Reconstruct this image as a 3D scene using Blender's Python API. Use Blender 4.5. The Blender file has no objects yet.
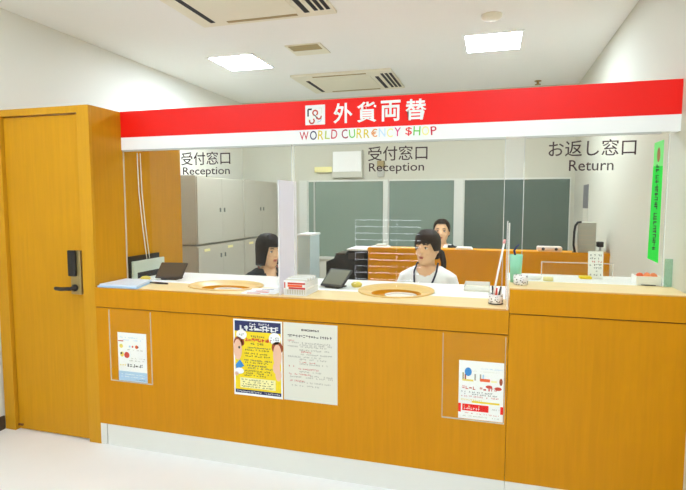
import bpy, bmesh, math, random
from mathutils import Vector, Matrix
random.seed(7)
S = bpy.context.scene
COL = S.collection
PI = math.pi

# ------------------------------------------------------------------ materials
def lin(c):
    out = []
    for v in c:
        v /= 255.0
        out.append(v / 12.92 if v <= 0.04045 else ((v + 0.055) / 1.055) ** 2.4)
    return tuple(out) + (1.0,)

MATS = {}
def mat(name, rgb, rough=0.5, metal=0.0, spec=0.5, noise=0.0, scale=20.0, bump=0.0, stretch=None):
    if name in MATS:
        return MATS[name]
    m = bpy.data.materials.new(name); m.use_nodes = True
    nt = m.node_tree; b = nt.nodes['Principled BSDF']
    b.inputs['Base Color'].default_value = lin(rgb)
    b.inputs['Roughness'].default_value = rough
    b.inputs['Metallic'].default_value = metal
    b.inputs['Specular IOR Level'].default_value = spec
    if noise or bump:
        tc = nt.nodes.new('ShaderNodeTexCoord'); mp = nt.nodes.new('ShaderNodeMapping')
        nz = nt.nodes.new('ShaderNodeTexNoise')
        if stretch: mp.inputs['Scale'].default_value = stretch
        nz.inputs['Scale'].default_value = scale; nz.inputs['Detail'].default_value = 5
        nt.links.new(tc.outputs['Object'], mp.inputs['Vector']); nt.links.new(mp.outputs['Vector'], nz.inputs['Vector'])
        if noise:
            mx = nt.nodes.new('ShaderNodeMixRGB'); c = lin(rgb)
            mx.inputs[1].default_value = tuple(min(1, v * (1 + noise)) for v in c[:3]) + (1,)
            mx.inputs[2].default_value = tuple(v * (1 - noise) for v in c[:3]) + (1,)
            nt.links.new(nz.outputs['Fac'], mx.inputs[0]); nt.links.new(mx.outputs[0], b.inputs['Base Color'])
        if bump:
            bp = nt.nodes.new('ShaderNodeBump'); bp.inputs['Strength'].default_value = bump; bp.inputs['Distance'].default_value = 0.01
            nt.links.new(nz.outputs['Fac'], bp.inputs['Height']); nt.links.new(bp.outputs['Normal'], b.inputs['Normal'])
    MATS[name] = m
    return m

def emit(name, rgb, strength):
    m = bpy.data.materials.new(name); m.use_nodes = True
    nt = m.node_tree; nt.nodes.remove(nt.nodes['Principled BSDF'])
    e = nt.nodes.new('ShaderNodeEmission'); e.inputs[0].default_value = lin(rgb); e.inputs[1].default_value = strength
    nt.links.new(e.outputs[0], nt.nodes['Material Output'].inputs[0])
    return m

def glass(name, tint, refl=1.0, body=0.0, body_rgb=(235, 240, 240)):
    """thin clear sheet: straight-through transparency plus Fresnel reflection, optionally a little milky body"""
    m = bpy.data.materials.new(name); m.use_nodes = True
    nt = m.node_tree; nt.nodes.remove(nt.nodes['Principled BSDF'])
    t = nt.nodes.new('ShaderNodeBsdfTransparent'); t.inputs[0].default_value = lin(tint)
    base = t.outputs[0]
    if body:
        d = nt.nodes.new('ShaderNodeBsdfDiffuse'); d.inputs[0].default_value = lin(body_rgb)
        tr = nt.nodes.new('ShaderNodeBsdfTranslucent'); tr.inputs[0].default_value = lin(body_rgb)
        a = nt.nodes.new('ShaderNodeMixShader'); a.inputs[0].default_value = 0.5
        nt.links.new(d.outputs[0], a.inputs[1]); nt.links.new(tr.outputs[0], a.inputs[2])
        mx = nt.nodes.new('ShaderNodeMixShader'); mx.inputs[0].default_value = body
        nt.links.new(base, mx.inputs[1]); nt.links.new(a.outputs[0], mx.inputs[2]); base = mx.outputs[0]
    g = nt.nodes.new('ShaderNodeBsdfGlossy'); g.inputs['Roughness'].default_value = 0.0
    fr = nt.nodes.new('ShaderNodeFresnel'); fr.inputs[0].default_value = 1.45
    mul = nt.nodes.new('ShaderNodeMath'); mul.operation = 'MULTIPLY'; mul.inputs[1].default_value = refl
    nt.links.new(fr.outputs[0], mul.inputs[0])
    ge = nt.nodes.new('ShaderNodeNewGeometry'); inv = nt.nodes.new('ShaderNodeMath'); inv.operation = 'SUBTRACT'; inv.inputs[0].default_value = 1.0
    nt.links.new(ge.outputs['Backfacing'], inv.inputs[1])       # only the outer skin of the sheet mirrors
    mul2 = nt.nodes.new('ShaderNodeMath'); mul2.operation = 'MULTIPLY'
    nt.links.new(mul.outputs[0], mul2.inputs[0]); nt.links.new(inv.outputs[0], mul2.inputs[1]); mul = mul2
    f = nt.nodes.new('ShaderNodeMixShader')
    nt.links.new(mul.outputs[0], f.inputs[0]); nt.links.new(base, f.inputs[1]); nt.links.new(g.outputs[0], f.inputs[2])
    nt.links.new(f.outputs[0], nt.nodes['Material Output'].inputs[0])
    return m

def wood(name, rgb, rough=0.35, horizontal=False):
    m = bpy.data.materials.new(name); m.use_nodes = True
    nt = m.node_tree; b = nt.nodes['Principled BSDF']; b.inputs['Roughness'].default_value = rough
    b.inputs['Specular IOR Level'].default_value = 0.18
    tc = nt.nodes.new('ShaderNodeTexCoord'); mp = nt.nodes.new('ShaderNodeMapping')
    mp.inputs['Scale'].default_value = (1.2, 14, 14) if horizontal else (14, 14, 0.9)
    n1 = nt.nodes.new('ShaderNodeTexNoise'); n1.inputs['Scale'].default_value = 4; n1.inputs['Detail'].default_value = 6; n1.inputs['Distortion'].default_value = 0.4
    n2 = nt.nodes.new('ShaderNodeTexNoise'); n2.inputs['Scale'].default_value = 1.7; n2.inputs['Detail'].default_value = 2
    nt.links.new(tc.outputs['Object'], mp.inputs[0]); nt.links.new(mp.outputs[0], n1.inputs[0]); nt.links.new(tc.outputs['Object'], n2.inputs[0])
    c = lin(rgb)
    r = nt.nodes.new('ShaderNodeValToRGB')
    r.color_ramp.elements[0].position = 0.25; r.color_ramp.elements[0].color = tuple(v * 0.94 for v in c[:3]) + (1,)
    r.color_ramp.elements[1].position = 0.75; r.color_ramp.elements[1].color = tuple(min(1, v * 1.05) for v in c[:3]) + (1,)
    nt.links.new(n1.outputs['Fac'], r.inputs[0])
    mx = nt.nodes.new('ShaderNodeMixRGB'); mx.blend_type = 'MULTIPLY'; mx.inputs[0].default_value = 0.10
    nt.links.new(r.outputs[0], mx.inputs[1]); nt.links.new(n2.outputs['Fac'], mx.inputs[2])
    nt.links.new(mx.outputs[0], b.inputs['Base Color'])
    return m

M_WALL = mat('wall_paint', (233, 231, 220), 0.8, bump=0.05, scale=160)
M_WALLB = mat('wall_paint_dimmed', (210, 207, 191), 0.8, bump=0.05, scale=160)  # same wall paint darkened, standing in for dimmer light behind the glass
M_CEIL = mat('ceiling_board', (246, 245, 238), 0.85, bump=0.04, scale=120)
M_FLOOR = mat('floor_vinyl', (244, 243, 241), 0.35, noise=0.03, scale=3, spec=0.3)
M_BASE = mat('dark_baseboard', (74, 60, 48), 0.5)
M_WOOD = wood('counter_wood', (212, 142, 8))
M_WOODT = wood('counter_top_wood', (248, 220, 164), 0.35, True)
M_DOOR = wood('door_wood', (212, 150, 22))
M_FRAMEW = wood('frame_wood', (214, 154, 32))
M_SIDEW = wood('partition_wood', (210, 146, 22))
M_BACKW = wood('back_counter_wood', (248, 166, 10))
M_TRAYW = wood('tray_wood', (240, 200, 130), 0.3, True)
M_GROOVE = mat('groove_brown', (112, 66, 20), 0.7)
M_WHITE = mat('white_laminate', (249, 248, 245), 0.4)
M_KICK = mat('kick_white', (232, 230, 222), 0.4)
M_RED = mat('sign_red', (244, 22, 10), 0.4, spec=0.32, bump=0.06, scale=60)
M_SIGNW = mat('sign_white', (245, 244, 240), 0.5)
M_TXT = mat('text_brown', (58, 36, 34), 0.6)
M_STEEL = mat('cabinet_grey', (196, 189, 172), 0.5, spec=0.3)
M_SEAM = mat('seam_dark', (110, 112, 104), 0.6)
M_ALU = mat('aluminium', (190, 190, 182), 0.35, 0.3)
M_ALUW = mat('frame_white', (222, 222, 212), 0.4)
M_BLACK = mat('black_plastic', (26, 22, 20), 0.4)
M_BROWNBLK = mat('dark_brown_plastic', (62, 48, 38), 0.3)
M_SCREEN = mat('grey_screen', (128, 128, 114), 0.2)
M_BRASS = mat('brushed_nickel', (168, 146, 96), 0.35, 0.6)
M_PAPER = mat('paper_white', (248, 247, 244), 0.6)
M_NOTICE = mat('paper_notice', (226, 222, 206), 0.6)
M_INK = mat('ink_dark', (70, 62, 56), 0.7)
M_INKL = mat('ink_grey', (168, 160, 146), 0.7)
M_RINK = mat('ink_red', (206, 66, 46), 0.7)
M_YEL = mat('poster_yellow', (242, 212, 12), 0.5)
M_NAVY = mat('poster_navy', (34, 40, 92), 0.5)
M_SKINP = mat('poster_skin', (238, 190, 160), 0.5)
M_HAIRP = mat('poster_brown', (160, 70, 30), 0.5)
M_BLUE = mat('poster_blue', (50, 136, 206), 0.5)
M_LBLUE = mat('poster_light_blue', (176, 206, 232), 0.5)
M_ORANGE = mat('orange', (240, 100, 40), 0.5)
M_LYEL = mat('pale_yellow', (248, 238, 170), 0.5)
M_GREY = mat('mid_grey', (186, 186, 174), 0.45)
M_PALE = mat('pale_grey_green', (206, 214, 200), 0.3)
M_CYAN = mat('pale_cyan_white', (212, 226, 224), 0.4)
M_VENT = mat('vent_cream', (236, 230, 206), 0.5)
M_VENTB = mat('vent_dark', (62, 50, 34), 0.6)
M_SLOT = mat('vent_black', (30, 25, 20), 0.7)
M_TAN = mat('vent_tan', (170, 150, 100), 0.6)
M_GREEN = mat('green_strip', (44, 222, 70), 0.45)
M_LGREEN = mat('green_strip_light', (132, 230, 130), 0.45)
M_YELD = mat('yellow_disc', (238, 214, 96), 0.6)
M_SKIN = mat('skin', (240, 194, 152), 0.55, spec=0.25)
M_LIP = mat('lips', (190, 96, 84), 0.45)
M_EYEW = mat('eye_white', (232, 228, 222), 0.3)
M_EYE = mat('eye_dark', (34, 22, 18), 0.2)
M_HAIR = mat('hair_dark', (30, 20, 16), 0.6, spec=0.2, noise=0.35, scale=40, stretch=(6, 6, 1))
M_HAIRB = mat('hair_brown', (46, 32, 22), 0.6, spec=0.2, noise=0.3, scale=40, stretch=(6, 6, 1))
M_CLOTHB = mat('black_cloth', (22, 22, 28), 0.85, noise=0.2, scale=60)
M_CLOTHW = mat('white_cloth', (253, 253, 253), 0.8, noise=0.01, scale=60)
M_TROUS = mat('charcoal_cloth', (44, 44, 50), 0.85)
M_LANY = mat('lanyard_navy', (34, 32, 58), 0.6)
M_LANYR = mat('lanyard_red', (170, 70, 60), 0.6)
M_SHOE = mat('shoe_black', (20, 18, 18), 0.4)
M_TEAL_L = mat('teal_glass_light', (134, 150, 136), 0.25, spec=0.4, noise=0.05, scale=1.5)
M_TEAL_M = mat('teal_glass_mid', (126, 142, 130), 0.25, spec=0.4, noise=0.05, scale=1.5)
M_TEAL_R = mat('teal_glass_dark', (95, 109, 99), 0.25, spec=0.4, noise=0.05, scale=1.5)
M_GLASS = glass('counter_glass', (250, 250, 246))
M_ACRY = glass('acrylic_clear', (255, 255, 254), 0.45, 0.0)
M_ACRE = glass('acrylic_edge', (255, 255, 252), 0.6, 0.5, (255, 255, 252))
M_ACRG = glass('acrylic_greenish', (214, 234, 220), 1.0, 0.2, (200, 230, 210))
M_FROST = glass('acrylic_frosted', (236, 234, 242), 0.35, 0.62, (252, 250, 255))
M_MINT = glass('mint_plastic', (215, 244, 228), 0.6, 0.7, (205, 250, 228))
M_CLEARW = glass('white_clear_plastic', (252, 252, 250), 0.6, 0.7, (252, 250, 246))
M_SPECK = mat('speckled_plastic', (226, 218, 210), 0.4)
_n = M_SPECK.node_tree; _v = _n.nodes.new('ShaderNodeTexVoronoi'); _v.inputs['Scale'].default_value = 95; _c = _n.nodes.new('ShaderNodeTexCoord'); _r = _n.nodes.new('ShaderNodeValToRGB')
_r.color_ramp.elements[0].position = .30; _r.color_ramp.elements[0].color = lin((74, 60, 48)); _r.color_ramp.elements[1].position = .38; _r.color_ramp.elements[1].color = lin((238, 232, 226))
_n.links.new(_c.outputs['Object'], _v.inputs['Vector']); _n.links.new(_v.outputs['Distance'], _r.inputs[0]); _n.links.new(_r.outputs[0], _n.nodes['Principled BSDF'].inputs['Base Color'])
M_LAMP = emit('lamp_panel', (222, 238, 255), 25.0)
M_LAMPO = emit('office_lamp_panel', (222, 238, 255), 44.0)
M_DAY = emit('daylight_pane', (240, 246, 255), 10.0)

# ------------------------------------------------------------------ mesh helpers
def tag(o, label=None, cat=None, group=None, kind=None):
    if label: o['label'] = label
    if cat: o['category'] = cat
    if group: o['group'] = group
    if kind: o['kind'] = kind
    return o

def wpos(o):
    p = Vector((0, 0, 0))
    while o is not None:
        p += o.location; o = o.parent
    return p

def thing(name, label, cat, loc=(0, 0, 0), group=None, kind=None, rz=0.0):
    o = bpy.data.objects.new(name, None); COL.objects.link(o); o.location = loc; o.rotation_euler = (0, 0, rz)
    o.empty_display_size = 0.1
    return tag(o, label, cat, group, kind)

class MB:
    """collects shapes for ONE mesh object"""
    def __init__(s): s.v = []; s.f = []; s.m = []; s.mats = []; s.sm = []
    def mi(s, m):
        if m not in s.mats: s.mats.append(m)
        return s.mats.index(m)
    def add(s, verts, faces, m, smooth=False):
        o = len(s.v); k = s.mi(m)
        s.v += [tuple(v) for v in verts]
        for f in faces: s.f.append([o + i for i in f]); s.m.append(k); s.sm.append(smooth)
        return s
    def bm(s, bm, m, smooth=False, mx=None):
        if mx is not None: bm.transform(mx)
        bm.verts.index_update()
        s.add([v.co[:] for v in bm.verts], [[v.index for v in f.verts] for f in bm.faces], m, smooth); bm.free(); return s
    def box(s, a, b, m, bev=0.0, mx=None, seg=2):
        bm = bmesh.new(); bmesh.ops.create_cube(bm, size=1)
        for v in bm.verts:
            v.co = Vector([(a[i] + b[i]) / 2 + v.co[i] * (b[i] - a[i]) for i in range(3)])
        if bev: bmesh.ops.bevel(bm, geom=bm.edges[:] , offset=bev, segments=seg, affect='EDGES', profile=0.5)
        return s.bm(bm, m, False, mx)
    def prism(s, poly, z0, z1, m, mx=None):
        n = len(poly)
        vs = [(x, y, z0) for x, y in poly] + [(x, y, z1) for x, y in poly]
        fs = [list(range(n))[::-1], list(range(n, 2 * n))] + [[i, (i + 1) % n, n + (i + 1) % n, n + i] for i in range(n)]
        if mx is not None: vs = [tuple(mx @ Vector(v)) for v in vs]
        return s.add(vs, fs, m)
    def lathe(s, prof, c, m, n=28, mx=None, smooth=True):
        vs = []; fs = []
        for r, z in prof:
            for i in range(n):
                a = 2 * PI * i / n; vs.append(Vector((c[0] + r * math.cos(a), c[1] + r * math.sin(a), c[2] + z)))
        for j in range(len(prof) - 1):
            for i in range(n): fs.append([j * n + i, j * n + (i + 1) % n, (j + 1) * n + (i + 1) % n, (j + 1) * n + i])
        fs.append(list(range(n))[::-1]); fs.append([(len(prof) - 1) * n + i for i in range(n)])
        if mx is not None: vs = [mx @ v for v in vs]
        return s.add(vs, fs, m, smooth)
    def tube(s, pts, rad, m, n=10, smooth=True):
        pts = [Vector(p) for p in pts]
        if not isinstance(rad, (list, tuple)): rad = [rad] * len(pts)
        vs = []; fs = []; N = len(pts); prev = None
        for i, p in enumerate(pts):
            t = (pts[min(i + 1, N - 1)] - pts[max(i - 1, 0)]).normalized()
            if prev is None: prev = t.orthogonal().normalized()
            u = prev - t * prev.dot(t); u = u.normalized() if u.length > 1e-5 else t.orthogonal().normalized()
            prev = u; w = t.cross(u)
            for k in range(n):
                a = 2 * PI * k / n; vs.append(p + (u * math.cos(a) + w * math.sin(a)) * rad[i])
        for j in range(N - 1):
            for k in range(n): fs.append([j * n + k, j * n + (k + 1) % n, (j + 1) * n + (k + 1) % n, (j + 1) * n + k])
        fs.append(list(range(n))[::-1]); fs.append([(N - 1) * n + k for k in range(n)])
        return s.add(vs, fs, m, smooth)
    def ell(s, c, r, m, n=18, mx=None):
        bm = bmesh.new(); bmesh.ops.create_uvsphere(bm, u_segments=n, v_segments=max(6, n * 2 // 3), radius=1)
        for v in bm.verts: v.co = Vector((c[0] + v.co.x * r[0], c[1] + v.co.y * r[1], c[2] + v.co.z * r[2]))
        return s.bm(bm, m, True, mx)
    def loft(s, secs, m, n=20, mx=None):
        """secs: (cx, cy, z, rx, ry)"""
        vs = []; fs = []
        for cx, cy, z, rx, ry in secs:
            for k in range(n):
                a = 2 * PI * k / n; vs.append(Vector((cx + rx * math.cos(a), cy + ry * math.sin(a), z)))
        for j in range(len(secs) - 1):
            for k in range(n): fs.append([j * n + k, j * n + (k + 1) % n, (j + 1) * n + (k + 1) % n, (j + 1) * n + k])
        fs.append(list(range(n))[::-1]); fs.append([(len(secs) - 1) * n + k for k in range(n)])
        if mx is not None: vs = [mx @ v for v in vs]
        return s.add(vs, fs, m, True)
    def mesh(s, name, off=Vector((0, 0, 0))):
        me = bpy.data.meshes.new(name)
        me.from_pydata([(v[0] - off[0], v[1] - off[1], v[2] - off[2]) for v in s.v], [], s.f)
        for m in s.mats: me.materials.append(m)
        for p, k, q in zip(me.polygons, s.m, s.sm): p.material_index = k; p.use_smooth = q
        me.update()
        return me
    def build(s, name, parent=None, label=None, cat=None, group=None, kind=None, local=False):
        """vertices are world coordinates unless local; a parentless mesh gets its origin at its base"""
        if parent is not None:
            off = Vector((0, 0, 0)) if local else wpos(parent)
        else:
            xs = [v[0] for v in s.v]; ys = [v[1] for v in s.v]; zs = [v[2] for v in s.v]
            off = Vector(((min(xs) + max(xs)) / 2, (min(ys) + max(ys)) / 2, min(zs)))
        o = bpy.data.objects.new(name, s.mesh(name, off)); COL.objects.link(o)
        if parent is not None: o.parent = parent
        else: o.location = off
        return tag(o, label, cat, group, kind)

def bx(name, a, b, m, parent=None, bev=0.0, **k):
    return MB().box(a, b, m, bev).build(name, parent, **k)

def evaluated(o):
    dg = bpy.context.evaluated_depsgraph_get(); dg.update()
    return bpy.data.meshes.new_from_object(o.evaluated_get(dg))

def text(mb, body, x0, x1, z0, z1, y, m, bold=0.0, depth=0.0012, fit='both', jig=0.0):
    """flat lettering in an XZ plane facing -Y, fitted to the given box"""
    cu = bpy.data.curves.new('t', 'FONT'); cu.body = body; cu.size = 1.0; cu.offset = bold; cu.extrude = 0.0; cu.resolution_u = 3
    o = bpy.data.objects.new('t', cu); COL.objects.link(o)
    me = evaluated(o)
    vs = [v.co.copy() for v in me.vertices]; fs = [list(p.vertices) for p in me.polygons]
    bpy.data.objects.remove(o); bpy.data.curves.remove(cu); bpy.data.meshes.remove(me)
    ax0 = min(v.x for v in vs); ax1 = max(v.x for v in vs); ay0 = min(v.y for v in vs); ay1 = max(v.y for v in vs)
    sx = (x1 - x0) / (ax1 - ax0); sz = (z1 - z0) / (ay1 - ay0)
    cx, cz = (x0 + x1) / 2, (z0 + z1) / 2; ca, sa = math.cos(jig), math.sin(jig)
    out = []
    for v in vs:
        px = x0 + (v.x - ax0) * sx - cx; pz = z0 + (v.y - ay0) * sz - cz
        out.append((cx + px * ca - pz * sa, y - depth, cz + px * sa + pz * ca))
    mb.add(out, fs, m)

def hole(o, cutters):
    for c in cutters:
        md = o.modifiers.new('cut', 'BOOLEAN'); md.object = c; md.operation = 'DIFFERENCE'; md.solver = 'EXACT'
    me = evaluated(o); o.modifiers.clear(); o.data = me

def scribble(mb, x0, x1, z, h, y, m, dens=1.0, rnd=random):
    """a row of illegibly small printed characters: each a few short strokes"""
    x = x0; w = h * 0.85
    while x < x1:
        if rnd.random() < 0.93 * dens:
            for _ in range(2):
                if rnd.random() < 0.6:
                    zz = z + rnd.uniform(-0.4, 0.4) * h
                    mb.box((x, y - 0.0008, zz - h * 0.09), (min(x + w * 0.85, x1), y, zz + h * 0.09), m)
                else:
                    xx = x + rnd.uniform(0.1, 0.8) * w
                    mb.box((xx - h * 0.09, y - 0.0008, z - h * 0.45), (xx + h * 0.09, y, z + h * 0.45), m)
        x += w * 1.12

def disc(mb, cx, cz, rx, rz, y, m, n=20, d=0.0006):
    vs = [(cx + rx * math.cos(2 * PI * i / n), y - d, cz + rz * math.sin(2 * PI * i / n)) for i in range(n)]
    mb.add(vs, [list(range(n))], m)

# ------------------------------------------------------------------ calibration
YF = 2.573      # counter front / door plane
YG = 2.85       # sign and glass plane
XL, XR, XP = -3.135, 0.865, -2.342
YB, YR, HC = 6.1, -2.5, 2.8
ZC, ZR = 1.0, 1.105

# ------------------------------------------------------------------ the room
st = dict(kind='structure')
bx('floor', (XL - .1, YR - .1, -0.1), (XR + .1, YB + .1, 0), M_FLOOR, **st)
bx('ceiling', (XL - .1, YR - .1, HC), (XR + .1, YB + .1, HC + .1), M_CEIL, **st)
bx('wall_left', (XL - .1, YR, 0), (XL, YB, HC), M_WALL, **st)
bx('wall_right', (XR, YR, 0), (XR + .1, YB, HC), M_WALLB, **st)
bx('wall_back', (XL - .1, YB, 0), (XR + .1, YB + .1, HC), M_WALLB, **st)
bx('wall_front', (XL - .1, YR - .1, 0), (XR + .1, YR, HC), M_WALL, **st)
bx('baseboard_left', (XL, YR, 0), (XL + .012, YF, 0.09), M_BASE, **st)
bx('baseboard_front', (XL + .012, YR, 0), (XR - .012, YR + .012, 0.09), M_BASE, **st)
bx('baseboard_right', (XR - .012, YR, 0), (XR, YF, 0.09), M_BASE, **st)

# window with a slatted blind in the wall behind the viewer (mirrored faintly by the counter glass)
w = thing('window_1', None, None, (-1.64, YR, 0.1), kind='structure')
fr = MB()
for a, b in (((-2.22, YR, .1), (-2.17, YR + .04, 1.3)), ((-1.08, YR, .1), (-1.03, YR + .04, 1.3)), ((-2.17, YR, 1.25), (-1.08, YR + .04, 1.3)), ((-2.17, YR, .1), (-1.08, YR + .04, .15))):
    fr.box(a, b, M_ALUW)
fr.build('window_frame', w)
bx('pane', (-2.17, YR, .15), (-1.08, YR + .008, 1.25), M_DAY, w)
sl = MB(); z = .15
while z < 1.24:
    for xa, xb in ((-2.155, -1.475), (-1.465, -1.08)): sl.box((xa, YR + .012, z + .014), (xb, YR + .03, z + .1085), M_GREY)
    z += .1085
sl.build('blind', w)

# wall of teal glazing at the back of the office
def teal(n, x0, x1, m, zt=1.782):
    t = thing('window_%d' % n, None, None, ((x0 + x1) / 2, YB, .85), kind='structure')
    bx('pane', (x0, YB - .02, .85), (x1, YB - .006, zt), m, t)
    f = MB()
    f.box((x0 - .012, YB - .03, zt), (x1 + .012, YB, zt + .02), M_ALUW); f.box((x0 - .012, YB - .03, .82), (x1 + .012, YB, .85), M_ALUW)
    f.box((x0 - .012, YB - .03, .85), (x0, YB, zt), M_ALUW); f.box((x1, YB - .03, .85), (x1 + .012, YB, zt), M_ALUW)
    if n == 2: f.box((-2.148, YB - .03, .85), (-2.128, YB - .02, zt), M_GREY)
    f.build('window_frame', t)
teal(2, -2.215, -1.262, M_TEAL_L); teal(3, -1.185, -.425, M_TEAL_M); teal(4, -.305, .812, M_TEAL_R)
bx('trim_1', (-1.249, YB - .045, 0), (-1.198, YB, 1.80), M_ALUW, **st)
bx('trim_2', (-.412, YB - .05, 0), (-.318, YB, 1.80), M_ALUW, **st)
bx('trim_3', (-2.33, YB - .05, 0), (-2.228, YB, 1.80), M_ALUW, **st)

# door in its timber partition at the left
bx('wall_partition', (XP - .06, YF + .0225, 0), (XP, 3.51, 2.11), M_SIDEW, **st)
d = thing('door_1', None, None, (-2.72, YF + .05, 0), kind='structure')
jm = MB()
jm.box((-2.432, YF, 0), (XP, YF + .022, 2.11), M_FRAMEW, .002)
jm.box((XL + .014, YF, 0), (-3.035, YF + .09, 2.11), M_FRAMEW, .002)
jm.box((-3.035, YF, 2.068), (-2.432, YF + .09, 2.11), M_FRAMEW, .002)
jm.build('door_frame', d)
bx('door_leaf', (-3.028, YF + .022, .008), (-2.434, YF + .062, 2.062), M_DOOR, d, .002)
bx('door_stop', (-3.028, YF + .015, .03), (-2.99, YF + .022, .042), M_GROOVE, d)
lk = MB().box((-2.522, YF - .004, .95), (-2.444, YF + .022, 1.225), M_BRASS, .005).build('lock_plate', d, label='brushed brass-coloured lock plate')
MB().box((-2.526, YF - .022, 1.065), (-2.468, YF - .004, 1.228), M_BLACK, .006).build('keypad', lk)
h = MB(); h.lathe([(.0, 0), (.022, 0), (.022, .012), (.012, .016), (.011, .05), (0, .05)], (0, 0, 0), M_BLACK, 18, Matrix.Translation((-2.488, YF - .004, .992)) @ Matrix.Rotation(PI / 2, 4, 'X'))
h.tube([(-2.478, YF - .05, .992), (-2.51, YF - .053, .992), (-2.55, YF - .053, .988), (-2.592, YF - .05, .99), (-2.604, YF - .045, .991)], [.011, .012, .012, .012, .009], M_BLACK)
h.build('door_handle', d, label='black lever handle')

# ------------------------------------------------------------------ sign board over the counter
sg = thing('sign_board', 'long red and white currency exchange sign board spanning above the counter glass', 'sign', (-.73, YG + .04, 1.866))
bx('red_band', (XP, YG, 1.946), (XR, YG + .08, 2.112), M_RED, sg)
bx('white_strip', (XP, YG + .001, 1.866), (XR, YG + .08, 1.946), M_SIGNW, sg)
lp = MB().box((-1.056, YG - .004, 1.972), (-.935, YG, 2.085), M_SIGNW, .003)
ly = YG - .004
def stroke(mb, pts, wd, y, m, d=.001):
    for (xa, za), (xb, zb) in zip(pts[:-1], pts[1:]):
        dx, dz = xb - xa, zb - za; L = math.hypot(dx, dz) or 1; nx, nz = -dz / L * wd / 2, dx / L * wd / 2
        mb.add([(xa + nx, y - d, za + nz), (xa - nx, y - d, za - nz), (xb - nx, y - d, zb - nz), (xb + nx, y - d, zb + nz)], [[0, 1, 2, 3]], m)
def arc(cx, cz, r, a0, a1, n=14): return [(cx + r * math.cos(math.radians(a0 + (a1 - a0) * i / n)), cz + r * math.sin(math.radians(a0 + (a1 - a0) * i / n))) for i in range(n + 1)]
lx = lambda u: -1.056 + .121 * u
lz = lambda v: 2.085 - .113 * v
stroke(lp, [(lx(.15), lz(.57)), (lx(.15), lz(.21)), (lx(.34), lz(.21))], .009, ly, M_TXT)
stroke(lp, arc(lx(.51), lz(.40), .0145, -60, 250), .0085, ly, M_RINK)
stroke(lp, [(lx(.47), lz(.50)), (lx(.56), lz(.60)), (lx(.60), lz(.70))], .006, ly, M_TXT)
stroke(lp, arc(lx(.70), lz(.60), .0135, 180, 380), .0085, ly, M_RINK)
stroke(lp, arc(lx(.34), lz(.80), .0145, 150, 410), .0085, ly, M_RINK)
stroke(lp, [(lx(.68), lz(.17)), (lx(.84), lz(.17)), (lx(.84), lz(.45))], .003, ly, M_NOTICE)
stroke(lp, [(lx(.15), lz(.65)), (lx(.15), lz(.78))], .003, ly, M_LYEL)
stroke(lp, [(lx(.62), lz(.88)), (lx(.78), lz(.82)), (lx(.84), lz(.70))], .004, ly, M_LBLUE)
lp.build('logo_plate', sg, label='white square emblem with red and brown curls')
tx = MB()
for ch, x0, x1 in (('外', -.885, -.772), ('貨', -.745, -.632), ('両', -.608, -.497), ('替', -.470, -.355)):
    text(tx, ch, x0, x1, 1.974, 2.088, YG, M_SIGNW, .022)
tx.build('lettering', sg, label='white Japanese characters')
cols = {'crim': (206, 30, 60), 'navy': (40, 40, 90), 'yel': (226, 200, 50), 'lime': (190, 205, 90), 'grn': (110, 200, 70), 'ora': (240, 150, 40), 'pale': (205, 225, 240), 'pyel': (246, 236, 150), 'pink': (226, 60, 130), 'maro': (160, 30, 60), 'red': (232, 40, 44)}
cm = {k: mat('letter_' + k, v, .6) for k, v in cols.items()}
xx = -1.093; tx = MB()
for ch, k, wd in zip('WORLD CURR€NCY $HOP', ['crim', 'navy', 'yel', 'lime', 'crim', '', 'maro', 'grn', 'yel', 'yel', 'ora', 'pale', 'pyel', 'pink', '', 'red', 'grn', 'pyel', 'crim'],
                     [.056, .042, .034, .03, .036, 0, .036, .036, .034, .034, .036, .038, .034, .036, 0, .036, .038, .040, .032]):
    if ch == ' ':
        xx += .018; tx.build('tagline_word', sg, label='hand-drawn colourful lettering'); tx = MB(); continue
    text(tx, ch, xx, xx + wd, 1.889 + random.uniform(-.003, .003), 1.938 + random.uniform(-.004, .004), YG + .001, cm[k], .004, .0012, jig=random.uniform(-.09, .09))
    xx += wd + .0082
tx.build('tagline_word', sg, label='hand-drawn colourful lettering')


# ------------------------------------------------------------------ glass panes with window names
def pane(x0, x1, zb, label, rail, words):
    p = thing('glass_pane', label, 'glass pane', ((x0 + x1) / 2, YG + .01, zb), group='counter glass panes')
    g = MB().box((x0, YG + .006, zb), (x1, YG + .014, 1.866), M_GLASS)
    g.build('sheet', p)
    for xa, xb in ((x0, x0 + .003), (x1 - .003, x1)): bx('edge', (xa, YG + .0045, zb), (xb, YG + .0155, 1.855), M_ACRE, p)
    bx('rail', (rail[0], YG - .001, 1.856), (rail[1], YG + .022, 1.866), M_ALU, p)
    for body, a, b, c, dd, bold, nm in words:
        t = MB(); text(t, body, a, b, c, dd, YG + .006, M_TXT, bold); t.build(nm, p, label='dark brown lettering')
pane(-2.336, -1.147, ZC + .014, 'clear glass pane reading Reception beside the timber partition', (-2.336, -1.147),
     [('受付窓口', -1.897, -1.551, 1.757, 1.838, .006, 'lettering'), ('Reception', -1.886, -1.556, 1.683, 1.745, .006, 'subtitle')])
pane(-1.135, .063, ZC + .014, 'clear glass pane reading Reception in front of the woman in white', (-1.135, .063),
     [('受付窓口', -.682, -.346, 1.757, 1.838, .006, 'lettering'), ('Reception', -.676, -.364, 1.683, 1.745, .006, 'subtitle')])
pane(.157, .822, ZR + .004, 'clear glass pane reading Return above the raised counter', (.157, .783),
     [('お返し窓口', .274, .678, 1.757, 1.838, .006, 'lettering'), ('Return', .374, .580, 1.683, 1.738, .004, 'subtitle')])

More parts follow.
